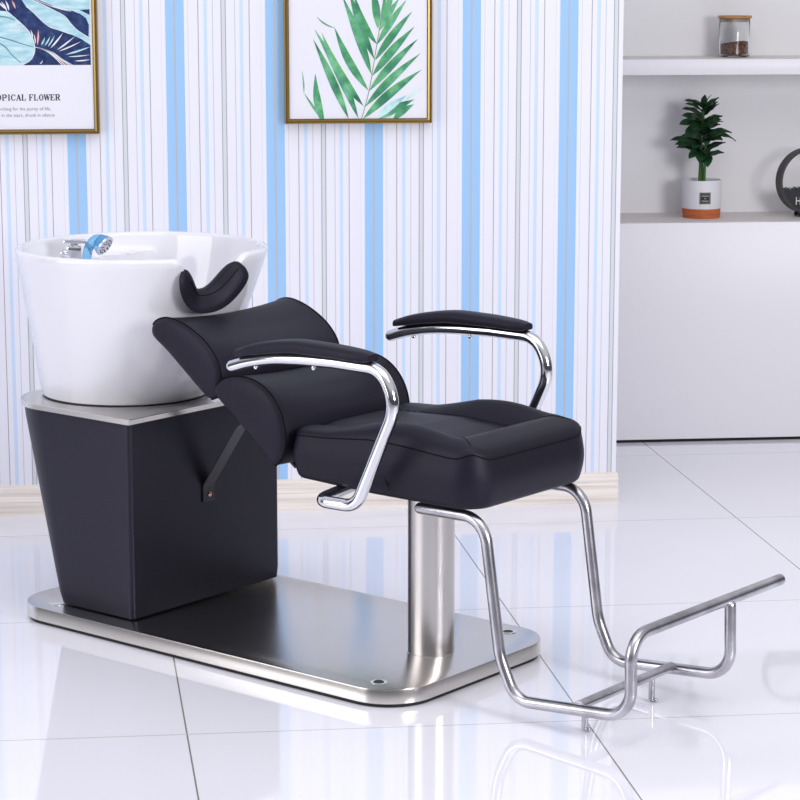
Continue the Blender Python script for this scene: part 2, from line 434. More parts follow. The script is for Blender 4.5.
tube(bm, P, 0.0009, 6); link('cushion_seam', bm, stitch, bowl)

# faucet and spray head on the rear ledge; RR points right as seen from the room, TT towards the camera
RR = Vector((0.777, 0.629, 0)); TT = Vector((0.629, -0.777, 0)); ZZ = Vector((0, 0, 1))
fc = Vector((-0.992, -0.042, -0.004))
MF = Matrix(((RR.x, TT.x, 0, fc.x), (RR.y, TT.y, 0, fc.y), (0, 0, 1, 0), (0, 0, 0, 1)))
bm = bmesh.new(); box(bm, -0.014, 0.020, -0.016, 0.016, 0.774, 0.806, 0.004, MF); box(bm, -0.020, 0.014, -0.013, 0.013, 0.780, 0.797, 0.004, MF)
tube(bm, [MF @ Vector(p) for p in ((-0.016, 0, 0.788), (-0.024, 0, 0.788))], 0.009, 16)
fau = link('faucet', bm, chrome, ch)
bm = bmesh.new(); box(bm, -0.022, 0.030, -0.011, 0.011, 0.811, 0.819, 0.003, MF); box(bm, -0.008, 0.012, -0.008, 0.008, 0.803, 0.813, 0.002, MF); link('handle', bm, chrome, fau)
bm = bmesh.new(); P = catmull([MF @ Vector(p) for p in ((0.022, 0.0, 0.8165), (0.034, 0.0, 0.812), (0.038, 0.002, 0.798), (0.037, 0.004, 0.776))], 6)
tube(bm, P, 0.0045, 12); link('hose_outlet', bm, chrome, fau)
blue = mat('clear_blue_plastic', (0.30, 0.67, 0.98), 0.08, Transmission_Weight=0.75, IOR=1.35)
pale_chrome = mat('spray_plate', (0.62, 0.66, 0.72), 0.2, 0.8)
bm = bmesh.new()
P = catmull([MF @ Vector(p) for p in ((0.031, 0.016, 0.776), (0.034, 0.016, 0.795), (0.041, 0.016, 0.810), (0.053, 0.016, 0.820), (0.066, 0.016, 0.820))], 6)
tube(bm, P, [0.0095 + 0.004 * i / len(P) for i in range(len(P))], 16)
spray = link('spray_handle', bm, blue, fau)
hd = Vector((0.068, 0.020, 0.812)); ax = (MF.to_3x3() @ Vector((0.75, 0.35, -0.55))).normalized(); hc = MF @ hd
def disc(bm, c, ax, prof, n=30, mi=0):
    x = ax.cross(Vector((0, 0, 1))).normalized(); y = ax.cross(x)
    rings(bm, [[c + ax * h + (x * math.cos(2 * PI * i / n) + y * math.sin(2 * PI * i / n)) * r for i in range(n)] for r, h in prof], mi=mi)
bm = bmesh.new(); disc(bm, hc, ax, [(0.004, -0.017), (0.013, -0.014), (0.020, -0.007), (0.0235, 0.002), (0.0235, 0.006)]); link('spray_head', bm, blue, fau)
bm = bmesh.new(); disc(bm, hc, ax, [(0.0245, 0.0055), (0.0245, 0.009), (0.021, 0.0105), (0.005, 0.011)]); link('spray_plate', bm, pale_chrome, fau)
bm = bmesh.new()
for rr_, nn in ((0.017, 12), (0.010, 7)):
    for i in range(nn):
        x = ax.cross(Vector((0, 0, 1))).normalized(); y = ax.cross(x)
        c = hc + ax * 0.0108 + (x * math.cos(2 * PI * i / nn) + y * math.sin(2 * PI * i / nn)) * rr_
        disc(bm, c, ax, [(0.0016, 0), (0.0014, 0.0012)], 8)
link('spray_nozzles', bm, rubber, fau)

# seat: rounded slab that slopes a little to the front
XF, XB, YS = 0.262, -0.208, 0.199
def dense(P, m=22):
    o = []
    for i, p in enumerate(P):
        o.append(p)
        if i % 9 == 8:
            q = P[(i + 1) % len(P)]
            for k in range(1, m): o.append((p[0] + (q[0] - p[0]) * k / m, p[1] + (q[1] - p[1]) * k / m))
    return o
def rr_seat(ins): return dense(rrect(XB + ins, XF - ins, -YS + ins, YS - ins, [0.062 - min(ins, 0.05)] + [0.030 - min(ins, 0.025)] * 2 + [0.062 - min(ins, 0.05)], 8))
def sstep(a, b, x):
    t = max(0, min(1, (x - a) / (b - a))); return t * t * (3 - 2 * t)
PX, PY = 0.145, 0.112
def smin(a, b, k=0.10):
    h = max(k - abs(a - b), 0) / k; return min(a, b) - h * h * k * 0.25
def seat_top(x, y, e=None):
    z = 0.513 - (0.055 if x > 0 else -0.045) * x
    ts, tf = (YS - abs(y)) / (YS - PY), (XF - x) / (XF - PX)
    t = max(0.0, smin(ts, tf))
    A = 0.038 * math.exp(-((x - 0.085) / 0.165) ** 2); A = A * sstep(0.0, 0.6, tf) + 0.034 * (1 - sstep(0.0, 1.0, tf)) * (1 - sstep(0.0, 0.6, tf) * 0.5)
    A = max(A, 0.007)
    if t < 1: z += A * max(0.0, math.sin(PI * min(1, t * 0.985 + 0.015))) ** 0.75
    else: z += 0.004 * sstep(1.0, 1.6, t)
    return z
def seat_bot(x, y): return 0.401 - 0.035 * min(0.0, x)
bm = bmesh.new(); R = []
for ins in (0.14, 0.06, 0.02): R.append([(x, y, seat_bot(x, y)) for x, y in rr_seat(ins)])
for ins, dz in ((0.012, 0.002), (0.006, 0.007)): R.append([(x, y, seat_bot(x, y) + dz) for x, y in rr_seat(ins)])
for k in range(0, 9):
    q = k / 8; row = []
    for x, y in rr_seat(0.003 - 0.007 * math.sin(PI * q)):
        zb, zt = seat_bot(x, y) + 0.014, seat_top(x, y, 0) - 0.012; row.append((x, y, zb + (zt - zb) * q))
    R.append(row)
for a in (25, 50, 75):
    aa = math.radians(a); R.append([(x, y, seat_top(x, y, 0) - 0.012 + 0.011 * math.sin(aa)) for x, y in rr_seat(0.003 + 0.010 * (1 - math.cos(aa)))])
# the top as a fine concentric net
top_e = [0.015 + 0.195 * (i / 44) for i in range(1, 45)]
outl = rr_seat(0.0145); cxs = 0.027
for i in range(0, 60):
    q = 1 - (i / 60.0); row = []
    for x, y in outl:
        X = cxs + (x - cxs) * q; Y = y * q; e = 0.015 + (1 - q) * 0.195
        row.append((X, Y, seat_top(X, Y, 0)))
    R.append(row)
rings(bm, R); seat = link('seat', bm, leather, ch)
for p in seat.data.polygons: p.use_smooth = True
def seam(name, pts, parent, r=0.0011):
    bm = bmesh.new(); tube(bm, pts, r, 6); return link(name, bm, stitch, parent)
P = []
for x, y in rr_seat(0.0035): P.append(Vector((x, y, seat_top(x, y, 0) - 0.0085)))
P = P[18:] + P[:18]
seam('edge_seam', P, seat, 0.0014)
def on_top(x, y): return Vector((x, y, seat_top(x, y, 0) + 0.0003))
def line_top(x0, y0, x1, y1, n=26): return [on_top(x0 + (x1 - x0) * i / n, y0 + (y1 - y0) * i / n) for i in range(n + 1)]
seam('panel_seam', line_top(-0.175, PY, PX, PY), seat, 0.0012)
seam('panel_seam', line_top(-0.175, -PY, PX, -PY), seat, 0.0008)
seam('panel_seam', line_top(PX, -PY, PX, PY), seat, 0.0010)
seam('corner_seam', line_top(PX, PY, 0.226, 0.166), seat, 0.0012)
seam('corner_seam', line_top(PX, -PY, 0.226, -0.166), seat, 0.0008)
seam('side_seam', [Vector((x, -0.2012, z)) for x, z in ((0.022, 0.494), (0.036, 0.455), (0.054, 0.420))], seat, 0.0009)

# backrest cushions: D profile swept across with a sagging middle
def cushion(name, prof, half, sag, mid, seam_at):
    P = catmull([(a, 0, b) for a, b in prof], 5, True)
    cen = sum((p for p in P), Vector()) / len(P)
    def ring(y, scale, off=0.0):
        o = []
        s = sag * (1 - (y / half) ** 2)
        for p in P:
            q = cen + (p - cen) * scale; fx = max(0, min(1, (p - cen).x / 0.06)); fz = max(0, min(1, (p - cen).z / 0.05))
            q = q + Vector((s * fx * 1.3 * (1 - fz * 0.6), 0, -s * fz)); o.append((q.x, y, q.z))
        return o
    bm = bmesh.new(); R = []
    R.append(ring(-half - 0.010, 0.30)); R.append(ring(-half - 0.0092, 0.60)); R.append(ring(-half - 0.0065, 0.85)); R.append(ring(-half - 0.003, 0.955)); R.append(ring(-half, 0.985))
    for i in range(25): R.append(ring(-half + 0.004 + (2 * half - 0.008) * i / 24, 1.0))
    R += [ring(half, 0.985), ring(half + 0.003, 0.955), ring(half + 0.0065, 0.85), ring(half + 0.0092, 0.60), ring(half + 0.010, 0.30)]
    rings(bm, R); o = link(name, bm, leather, ch)
    for p in o.data.polygons: p.use_smooth = True
    for s in (-1, 1):
        r = ring(s * (half - 0.001), 1.002); n = len(r); a, b = seam_at
        pts = [Vector(r[(a + k) % n]) for k in range(b)]
        seam('end_seam', pts, o, 0.0015)
    return o
low = [(-0.405, 0.562), (-0.401, 0.584), (-0.368, 0.602), (-0.325, 0.607), (-0.280, 0.597), (-0.245, 0.573), (-0.222, 0.538), (-0.213, 0.497), (-0.218, 0.462), (-0.234, 0.438), (-0.250, 0.438), (-0.300, 0.480), (-0.355, 0.523)]
upp = [(-0.603, 0.668), (-0.598, 0.693), (-0.570, 0.706), (-0.535, 0.705), (-0.490, 0.690), (-0.446, 0.664), (-0.416, 0.630), (-0.406, 0.592), (-0.414, 0.560), (-0.436, 0.548), (-0.460, 0.562), (-0.510, 0.600), (-0.560, 0.638)]
low = [(a - 0.004, b - 0.005) for a, b in low]; upp = [(a + 0.004, b - 0.006) for a, b in upp]
bl = cushion('lower_backrest', low, 0.200, 0.011, Vector((0.62, 0, 0.78)), (4, 46))
bu = cushion('headrest_cushion', upp, 0.190, 0.012, Vector((0.60, 0, 0.80)), (4, 42))
# carrier plate behind the cushions and the bracket to the cabinet
bm = bmesh.new()
P = fillet([(-0.6315, 0.006, 0.262), (-0.6315, 0.006, 0.300), (-0.532, 0.006, 0.440), (-0.405, 0.006, 0.548)], 0.02, 6)
for s in (1,):
    rr_ = []
    for i, p in enumerate(P):
        tq = (P[min(i + 1, len(P) - 1)] - P[max(i - 1, 0)]).normalized(); nn = Vector((tq.z, 0, -tq.x))
        rr_.append([p + Vector((0, -0.018, 0)) + nn * 0.0022, p + Vector((0, 0.018, 0)) + nn * 0.0022, p + Vector((0, 0.018, 0)) - nn * 0.0, p + Vector((0, -0.018, 0)) - nn * 0.0])
    rings(bm, rr_)
br = link('support_bracket', bm, black_metal, ch)
bm = bmesh.new(); disc(bm, Vector((-0.629, 0.008, 0.277)), Vector((1, 0, 0)), [(0.0055, 0), (0.0055, 0.0012), (0.0035, 0.003), (0.001, 0.0032)], 18); link('screw', bm, copper, br)
bm = bmesh.new()
box(bm, -0.20, 0.20, -0.135, 0.135, -0.003, 0.003, 0.002, Matrix.Translation((-0.404, 0, 0.5395)) @ Matrix.Rotation(math.radians(37.8), 4, 'Y') @ Matrix.Translation((0, 0, -0.006)))
link('back_carrier', bm, black_metal, ch)

# armrests
rt_ = 0.0128
for s in (-1, 1):
    y = 0.252 * s
    P = [(-0.312, y, 0.633), (-0.262, y, 0.648), (-0.200, y, 0.660), (-0.130, y, 0.666), (-0.055, y, 0.669)]
    P = [tuple(p) for p in catmull(P, 6)]
    path = P + fillet([(-0.04, y, 0.6695), (0.078, y, 0.668), (0.112, y, 0.600), (0.012, y, 0.390), (-0.088, y, 0.388), (-0.088, y * 0.42, 0.402)], [0.055, 0.075, 0.045, 0.028], 12)[0:]
    bm = bmesh.new(); tube(bm, path, rt_, 20)
    ar = link('armrest', bm, chrome, ch)
    bm = bmesh.new(); Q = []
    xs = [-0.294 + 0.350 * i / 22 for i in range(23)]
    for i, x in enumerate(xs):
        q = i / 22; zc = 0.6905 - 0.42 * (max(0, -0.12 - x)) ** 1.55 - 0.004 * sstep(-0.05, 0.08, x)
        e = min(1, (0.32 + (6.0 * q if q < 0.5 else 14 * (1 - q)))); h = 0.0150 * (0.66 + 0.34 * math.sin(PI * min(1, 0.12 + q * 0.80))) ; wd = 0.026 * min(1, 0.62 + 3.5 * min(q, 1 - q))
        row = []
        for k in range(20):
            a = 2 * PI * k / 20; ca, sa = math.cos(a), math.sin(a)
            cy = wd * (abs(ca) ** 0.6) * (1 if ca > 0 else -1); cz = h * (abs(sa) ** (0.75 if sa > 0 else 0.45)) * (1 if sa > 0 else -0.75)
            row.append((x, y + cy, zc + cz * (0.6 + 0.4 * e)))
        Q.append(row)
    rings(bm, Q); pad = link('arm_pad', bm, leather, ar)
    for x, z in ((-0.248, 0.640), (-0.095, 0.6545)):
        bm = bmesh.new(); lathe(bm, [(0.0035, z - 0.006), (0.005, z - 0.003), (0.005, z - 0.001), (0.003, z + 0.002)], (x, y), 14); link('screw', bm, chrome, ar)

# footrest frame
rf = 0.0115
def foot_path(y, top):
    pts = [(0.100, y, 0.384), (0.256, y, 0.386), (0.296, y, 0.120), (0.334, y, 0.040), (0.598, y, 0.060), (0.594, y, 0.214)]
    rad = [0.055, 0.13, 0.050, 0.055]
    if top: pts.append((0.600, y + 0.53, 0.214)); rad.append(0.050)
    else: pts[-1] = (0.604, y, 0.203); pts[-2] = (0.608, y, 0.062)
    return fillet(pts, rad, 12)
bm = bmesh.new(); tube(bm, foot_path(-0.162, True), rf, 18)
fo = link('footrest_frame', bm, rough_chrome, ch)
bm = bmesh.new(); tube(bm, foot_path(0.172, False), rf, 18); link('footrest_riser', bm, rough_chrome, fo)
bm = bmesh.new(); tube(bm, [(0.478, -0.158, 0.058), (0.478, 0.165, 0.058)], 0.0115, 18, False, 0.8, (0, 0, 1)); link('cross_bar', bm, rough_chrome, fo)
for y in (-0.131, 0.100):
    bm = bmesh.new()
    tube(bm, [(0.474, y, 0.052), (0.474, y, 0.004)], 0.0062, 14, False)
    tube(bm, [(0.474, y, 0.005), (0.482, y + 0.002, 0.0045)], 0.0045, 10, True)
    link('foot', bm, rough_chrome, fo)
# mounting frame under the seat
bm = bmesh.new(); box(bm, -0.09, 0.13, -0.12, 0.12, 0.392, 0.406, 0.003); link('seat_mount', bm, black_metal, ch)

# ------------------------------------------------------------------ framed prints on the papered wall
def frame(name, label, s0, s1, z0, z1):
    o = empty(name, WB + D * ((s0 + s1) / 2) + Vector((0, 0, z0)), WA)
    tag(o, label, 'picture', None)
    W = (s1 - s0) / 2; H = z1 - z0; t = 0.0105; dp = 0.030
    bm = bmesh.new()
    def rg(i, y): return [(-W + i, y, i), (W - i, y, i), (W - i, y, H - i), (-W + i, y, H - i)]
    L = rings(bm, [rg(0, -0.0005), rg(0, -dp), rg(0.002, -dp - 0.0015), rg(0.0045, -dp + 0.003), rg(0.006, -dp + 0.002), rg(t, -dp + 0.001), rg(t, -0.012)], True, False, False)
    fr = link('frame', bm, gold, o, smooth=False)
    bm = bmesh.new(); rings(bm, [rg(t, -0.012), rg(t, -0.026), rg(t + 0.0015, -0.026), rg(t + 0.0022, -0.012)], True, False, False)
    link('rebate', bm, gold_dark, o, smooth=False)
    bm = bmesh.new(); box(bm, -W + 0.004, W - 0.004, -0.012, -0.002, 0.004, H - 0.004); pa = link('print', bm, paper, o, smooth=False, loc=(0, -0.011, 0))
    return o, pa, W, H, t
def flat(bm, poly, y, mi=0):
    if len(poly) < 3: return
    try: bm.faces.new([bm.verts.new((a, y, b)) for a, b in poly]).material_index = mi
    except ValueError: pass
def leaf_poly(base, tip, wd, bend=0.0, n=9, pw=0.9):
    bx, bz = base; tx, tz = tip; dx, dz = tx - bx, tz - bz; L = math.hypot(dx, dz); nx, nz = -dz / L, dx / L
    up_, dn = [], []
    for i in range(n + 1):
        q = i / n; wq = wd / 2 * math.sin(PI * q ** pw) * (1 - 0.25 * q); c = bend * math.sin(PI * q)
        px, pz = bx + dx * q + nx * c, bz + dz * q + nz * c
        up_.append((px + nx * wq, pz + nz * wq)); dn.append((px - nx * wq, pz - nz * wq))
    return up_, dn
def green(name, a, b, c, sc_=22):
    m = mat(name, a, 0.7, spec=0.2); noise_ramp(m, sc_, [(0.32, a), (0.5, b), (0.68, c)], (1, 1, 1), 3); return m
gr1 = green('leaf_print_green', srgb(46, 112, 80), srgb(78, 158, 102), srgb(126, 196, 136))
gr2 = green('leaf_print_teal', srgb(52, 112, 96), srgb(82, 152, 120), srgb(126, 196, 158))
gr3 = green('leaf_print_pale', srgb(150, 205, 210), srgb(196, 232, 230), srgb(220, 240, 240))
FD = 0.0135 - SK + 0.0
# right-hand frame: palm leaf
f2, p2, W2, H2, T2 = frame('framed_print', 'gold-framed print of a green palm leaf, right of the two wall pictures', 0.757, 1.137, 1.023, 1.553)
s_mid = (0.757 + 1.137) / 2
def to2(zx, zy):
    px, py = 270 + zx / 4.444, zy / 4.444
    a, b = wall_sz(px, py, 0.0 - 0.004); return a - s_mid, b - 1.023
bm = bmesh.new(); k = 0
def draw_leaf(bm, b_, t_, wd, bend, mi, conv, y, lim):
    global k
    up_, dn = leaf_poly(b_, t_, wd, bend, 10)
    cen = [((a[0] + c[0]) / 2, (a[1] + c[1]) / 2) for a, c in zip(up_, dn)]
    k += 1
    yy = y - 0.00006 * (k % 9)
    for half, m_ in ((up_ + cen[::-1], mi), (cen + dn[::-1], (mi + 1) % 2 if mi < 2 else mi)):
        flat(bm, clip([conv(*q) for q in half], *lim), yy, m_)
lim2 = (-W2 + T2, W2 - T2, T2, H2 - T2)
rights = [((412, 527), (673, 308), 44, -10), ((420, 474), (668, 235), 40, -8), ((438, 404), (655, 172), 40, -6), ((452, 337), (640, 118), 42, -6),
          ((465, 267), (630, 50), 38, -6), ((474, 197), (605, -2), 34, -4), ((482, 138), (575, -12), 32, -3), ((478, 128), (452, -60), 40, 4),
          ((490, 128), (516, -60), 18, 0), ((545, 530), (638, 462), 36, -6), ((500, 120), (560, -120), 30, 0)]
lefts = [((392, 527), (196, 128), 50, 14), ((415, 472), (228, 142), 52, -26), ((436, 402), (284, 118), 48, -18), ((286, 124), (205, 72), 9, -10),
         ((450, 332), (318, -22), 50, 6), ((463, 264), (348, -50), 44, -10), ((473, 196), (372, -30), 44, -22), ((348, 527), (190, 172), 46, 4),
         ((240, 560), (200, 325), 46, -14), ((228, 530), (148, 410), 15, 0), ((150, 415), (140, 310), 9, 3)]
for b_, t_, wd, bd in lefts: draw_leaf(bm, b_, t_, wd * 0.84, bd * 0.8, 0, to2, -0.0122, lim2)
for b_, t_, wd, bd in rights: draw_leaf(bm, b_, t_, wd, bd, 1, to2, -0.0122, lim2)
for b_, t_, wd, bd in [((480, 530), (640, 440), 40, -6), ((465, 530), (610, 420), 34, -4), ((600, 445), (682, 385), 14, -3)]: draw_leaf(bm, b_, t_, wd, bd, 2 if b_[0] != 480 else 1, to2, -0.01215, lim2)
for i in range(9):     # the part of the leaf above the photograph's edge
    bz = -40 - i * 32; bx = 506 + i * 2.5
    draw_leaf(bm, (bx, bz), (bx + 110 - i * 9, bz - 150), 32, -5, 1, to2, -0.0122, lim2); draw_leaf(bm, (bx, bz), (bx - 125 + i * 10, bz - 150), 34, 5, 0, to2, -0.0122, lim2)
stem = catmull([(404, 530, 0), (420, 474, 0), (440, 395, 0), (458, 290, 0), (474, 190, 0), (484, 130, 0), (505, -30, 0), (528, -330, 0)], 5)
for a, b in zip(stem, stem[1:]):
    flat(bm, clip([to2(a.x - 1.5, a.y), to2(a.x + 1.5, a.y), to2(b.x + 1.5, b.y), to2(b.x - 1.5, b.y)], *lim2), -0.0129, 3)
link('palm_artwork', bm, [gr1, gr2, gr3, mat('stem_ink', srgb(120, 150, 110), 0.7)], p2, smooth=False)

# left-hand frame: tropical print with a caption
f1, p1, W1, H1, T1 = frame('framed_print', 'gold-framed TROPICAL FLOWER print with a navy and teal leaf picture, left of two', -0.096, 0.282, 1.001, 1.531)
s1m = (-0.096 + 0.282) / 2
def to1(zx, zy, sc_=8.0, oy=0.0):
    a, b = wall_sz(zx / sc_, oy + zy / sc_, -0.004); return a - s1m, b - 1.001
x0, zb = to1(728, 518); lim1 = (-x0, x0, zb, H1 - 0.036)
navy = mat('navy_print', srgb(42, 58, 100), 0.7, spec=0.2)
noise_ramp(navy, 60, [(0.35, srgb(34, 48, 90)), (0.6, srgb(48, 66, 110)), (0.75, srgb(66, 96, 130))], (1, 1, 1), 4)
teal = mat('pale_teal_print', srgb(170, 212, 222), 0.7, spec=0.2)
noise_ramp(teal, 12, [(0.3, srgb(150, 196, 208)), (0.5, srgb(178, 216, 226)), (0.7, srgb(208, 234, 238))], (2, 1, 7), 4)
cream = mat('cream_print', srgb(232, 232, 238), 0.7); coral = mat('coral_print', srgb(240, 168, 158), 0.7); slate = mat('slate_print', srgb(90, 140, 150), 0.7)
bm = bmesh.new(); flat(bm, [(lim1[0], lim1[2]), (lim1[1], lim1[2]), (lim1[1], lim1[3]), (lim1[0], lim1[3])], -0.01205, 0)
big = [[(-700, -20), (-300, 60), (0, 85), (60, 90), (95, 120), (170, 185), (225, 240), (262, 300), (280, 370), (275, 430), (245, 480), (180, 520), (-700, 520)],
       [(170, -10), (250, -5), (330, 30), (430, 80), (520, 130), (570, 190), (620, 240), (680, 280), (740, 320), (740, 370), (650, 310), (560, 270), (460, 235), (400, 215), (330, 160), (270, 100), (210, 50)],
       [(290, -10), (740, -10), (740, 72), (640, 82), (520, 75), (420, 45)],
       [(570, 82), (740, 78), (740, 130), (640, 110)], [(640, 108), (740, 128), (740, 330), (710, 300), (712, 200), (690, 145)]]
for i, p in enumerate(big): flat(bm, clip([to1(*q) for q in p], *lim1), -0.0121 - 0.00004 * i, 1)
flat(bm, clip([to1(*q) for q in [(575, 90), (640, 108), (690, 145), (708, 200), (700, 290), (640, 240), (590, 200), (545, 140)]], *lim1), -0.0124, 0)
flat(bm, clip([to1(*q) for q in [(640, 80), (740, 70), (740, 128), (690, 105)]], *lim1), -0.01245, 0)
def stroke(pts, w0, w1, mi, y):
    P = [p.to_2d() for p in catmull([(a, b, 0) for a, b in pts], 5)]; n = len(P)
    for i in range(n - 1):
        a, b = P[i], P[i + 1]; d = (b - a).normalized(); nn = Vector((-d.y, d.x)); wa = w0 + (w1 - w0) * i / n; wb = w0 + (w1 - w0) * (i + 1) / n
        flat(bm, clip([to1(*(a + nn * wa)), to1(*(b + nn * wb)), to1(*(b - nn * wb)), to1(*(a - nn * wa))], *lim1), y, mi)
for p in (big[1][:10], big[1][11:], big[2][3:], big[0][3:12]): stroke(p, 2.5, 2.5, 2, -0.0126)
stroke([(290, 0), (420, 52), (520, 80), (570, 88)], 2.5, 2, 2, -0.0126)
# fringe of thin blades
for a, b, mi, w0 in [((405, 385), (505, 262), 2, 8), ((455, 400), (600, 290), 2, 7), ((470, 410), (650, 330), 2, 6), ((525, 436), (725, 372), 4, 9), ((545, 452), (725, 436), 2, 5),
                     ((600, 486), (725, 474), 2, 6), ((300, 360), (308, 235), 3, 9), ((285, 350), (272, 270), 2, 5), ((265, 300), (245, 235), 2, 5), ((330, 360), (362, 295), 4, 7),
                     ((360, 365), (405, 285), 4, 7), ((385, 372), (440, 280), 4, 7), ((320, 512), (345, 480), 2, 4), ((75, 85), (45, 0), 2, 8), ((60, 90), (10, 10), 2, 8), ((125, 70), (95, 0), 3, 8), ((40, 70), (-20, 10), 2, 7)]:
    up_, dn = leaf_poly(a, b, w0 * 2, 3, 8); flat(bm, clip([to1(*q) for q in up_ + dn[::-1]], *lim1), -0.0127, {4: 1}.get(mi, mi))
for off in range(5):
    o = off * 16; stroke([(285 + o * .5, 375 + o * .1), (360 + o, 400 + o * .3), (430 + o * 1.15, 450 + o * .4), (500 + o * 1.3, 520)], 3.0, 3.5, (2, 2, 3, 2, 1)[off], -0.0127)
for pts in ([(0, 295), (90, 320), (180, 350), (270, 375)], [(0, 345), (50, 380), (100, 440), (170, 500)], [(0, 130), (60, 138), (120, 160)]): stroke(pts, 5, 2.5, 4, -0.01265)
stroke([(90, 232), (150, 224), (200, 228)], 1.2, 1.2, 3, -0.0127)
for j in range(26):    # the leaves carry on up the sheet, above the photograph's edge
    zz = -20 - j * 40; flat_x = random.uniform(-700, 500)
    up_, dn = leaf_poly((flat_x, zz), (flat_x + random.uniform(150, 420), zz - random.uniform(60, 300)), random.uniform(30, 110), random.uniform(-30, 30), 10)
    poly = clip([to1(*q) for q in up_ + dn[::-1]], *lim1); flat(bm, [q for q in poly], -0.0121 - 0.00002 * j, 1 if j % 3 else 2)
link('tropical_artwork', bm, [navy, teal, cream, coral, slate], p1, smooth=False)
# caption: serif capitals drawn with thick and thin strokes
G = {'T': [(.5, 0, .5, 1, 2), (.05, 1, .95, 1, 1), (.3, 0, .7, 0, 1), (.05, 1, .05, .78, 1), (.95, 1, .95, .78, 1)],
     'R': [(.2, 0, .2, 1, 2), (.02, 0, .4, 0, 1), (.02, 1, .6, 1, 1), (.6, 1, .8, .85, 2), (.8, .85, .8, .65, 2), (.8, .65, .6, .5, 2), (.6, .5, .2, .5, 1), (.5, .5, .82, 0, 2), (.8, 0, 1, 0, 1)],
     'O': [(.18, .25, .18, .75, 2), (.82, .25, .82, .75, 2), (.18, .75, .4, .99, 1.4), (.4, 1, .6, 1, 1), (.6, .99, .82, .75, 1.4), (.18, .25, .4, .01, 1.4), (.4, 0, .6, 0, 1), (.6, .01, .82, .25, 1.4)],
     'P': [(.2, 0, .2, 1, 2), (.02, 0, .42, 0, 1), (.02, 1, .6, 1, 1), (.6, 1, .85, .85, 2), (.85, .85, .85, .62, 2), (.85, .62, .6, .46, 2), (.6, .46, .2, .46, 1)],
     'I': [(.5, 0, .5, 1, 2), (.25, 0, .75, 0, 1), (.25, 1, .75, 1, 1)],
     'C': [(.18, .25, .18, .75, 2), (.18, .75, .4, .99, 1.4), (.4, 1, .65, 1, 1), (.65, 1, .88, .85, 1), (.88, 1, .88, .7, 1), (.18, .25, .4, .01, 1.4), (.4, 0, .65, 0, 1), (.65, 0, .9, .22, 1)],
     'A': [(.12, 0, .48, 1, 1), (.48, 1, .82, 0, 2.2), (.22, .33, .70, .33, 1), (0, 0, .26, 0, 1), (.66, 0, 1, 0, 1)],
     'L': [(.2, 0, .2, 1, 2), (.02, 1, .4, 1, 1), (.02, 0, .85, 0, 1), (.85, 0, .88, .3, 1)],
     'F': [(.2, 0, .2, 1, 2), (.02, 0, .42, 0, 1), (.02, 1, .85, 1, 1), (.85, 1, .85, .75, 1), (.2, .52, .6, .52, 1), (.6, .65, .6, .4, 1)],
     'W': [(.05, 1, .28, 0, 2), (.28, 0, .5, 1, 1), (.5, 1, .72, 0, 2), (.72, 0, .95, 1, 1), (-.05, 1, .2, 1, 1), (.4, 1, .6, 1, 1), (.82, 1, 1.05, 1, 1)],
     'E': [(.2, 0, .2, 1, 2), (.02, 1, .82, 1, 1), (.02, 0, .85, 0, 1), (.85, 0, .88, .28, 1), (.82, 1, .82, .78, 1), (.2, .52, .58, .52, 1), (.58, .64, .58, .4, 1)]}
adv = {'I': 0.62, 'W': 1.18, 'L': 0.92, 'F': 0.95, 'E': 0.96}
def caption(bm, text, xr, z, h, wd):
    tot = sum((0.5 if c == ' ' else adv.get(c, 1.05)) for c in text); sc_ = (wd) / tot; x = xr - wd
    for c in text:
        if c == ' ': x += 0.5 * sc_; continue
        a = adv.get(c, 1.05) * sc_; gw = a * 0.90
        for x0_, z0_, x1_, z1_, tk in G[c]:
            p = Vector((x + x0_ * gw, z + z0_ * h)); q = Vector((x + x1_ * gw, z + z1_ * h)); d = (q - p)
            if d.length < 1e-6: continue
            d.normalize(); nn = Vector((-d.y, d.x)) * h * 0.055 * tk; e = d * h * 0.03
            flat(bm, [tuple(p + nn - e), tuple(q + nn + e), tuple(q - nn + e), tuple(p - nn - e)], -0.0123)
        x += a
bm = bmesh.new(); xr, zc = to1(488, 159, 8, 80); _, zt_ = to1(488, 114, 8, 80); xl, _ = to1(-14 * 8, 159, 8, 80)
caption(bm, 'TROPICAL FLOWER', xr, zc, zt_ - zc, xr - xl)
link('caption', bm, ink, p1, smooth=False)
def text_mesh(name, body, size, m, parent, loc, rot, align='CENTER', ext=0.0, sx=1.0):
    cu = bpy.data.curves.new(name, 'FONT'); cu.body = body; cu.size = size; cu.align_x = align; cu.extrude = ext; cu.resolution_u = 2
    to = bpy.data.objects.new(name + '_source', cu); sc.collection.objects.link(to)
    dg = bpy.context.evaluated_depsgraph_get(); dg.update()
    me = bpy.data.meshes.new_from_object(to.evaluated_get(dg)); me.name = name
    bpy.data.objects.remove(to, do_unlink=True)
    me.materials.clear(); me.materials.append(m)
    o = bpy.data.objects.new(name, me); sc.collection.objects.link(o); o.parent = parent; o.location = loc; o.rotation_euler = rot; o.scale = (sx, 1, 1)
    return o
for body, zy, xr_, xl_ in (('Searching for the purity of life,', 240, 410, -26 * 8), ('drunk in the stars, drunk in silence', 290, 440, -26 * 8)):
    xr, z_ = to1(xr_, zy, 8, 80)
    o = text_mesh('verse', body, 0.0118, ink_grey, p1, (xr, -0.0123, z_), (PI / 2, 0, 0), 'RIGHT')

# ------------------------------------------------------------------ things on the shelves
def on_shelf(px, py, z):
    p = _floor(px, py, z); p.z = z; return p
S1, S2 = 0.6682, 1.1505
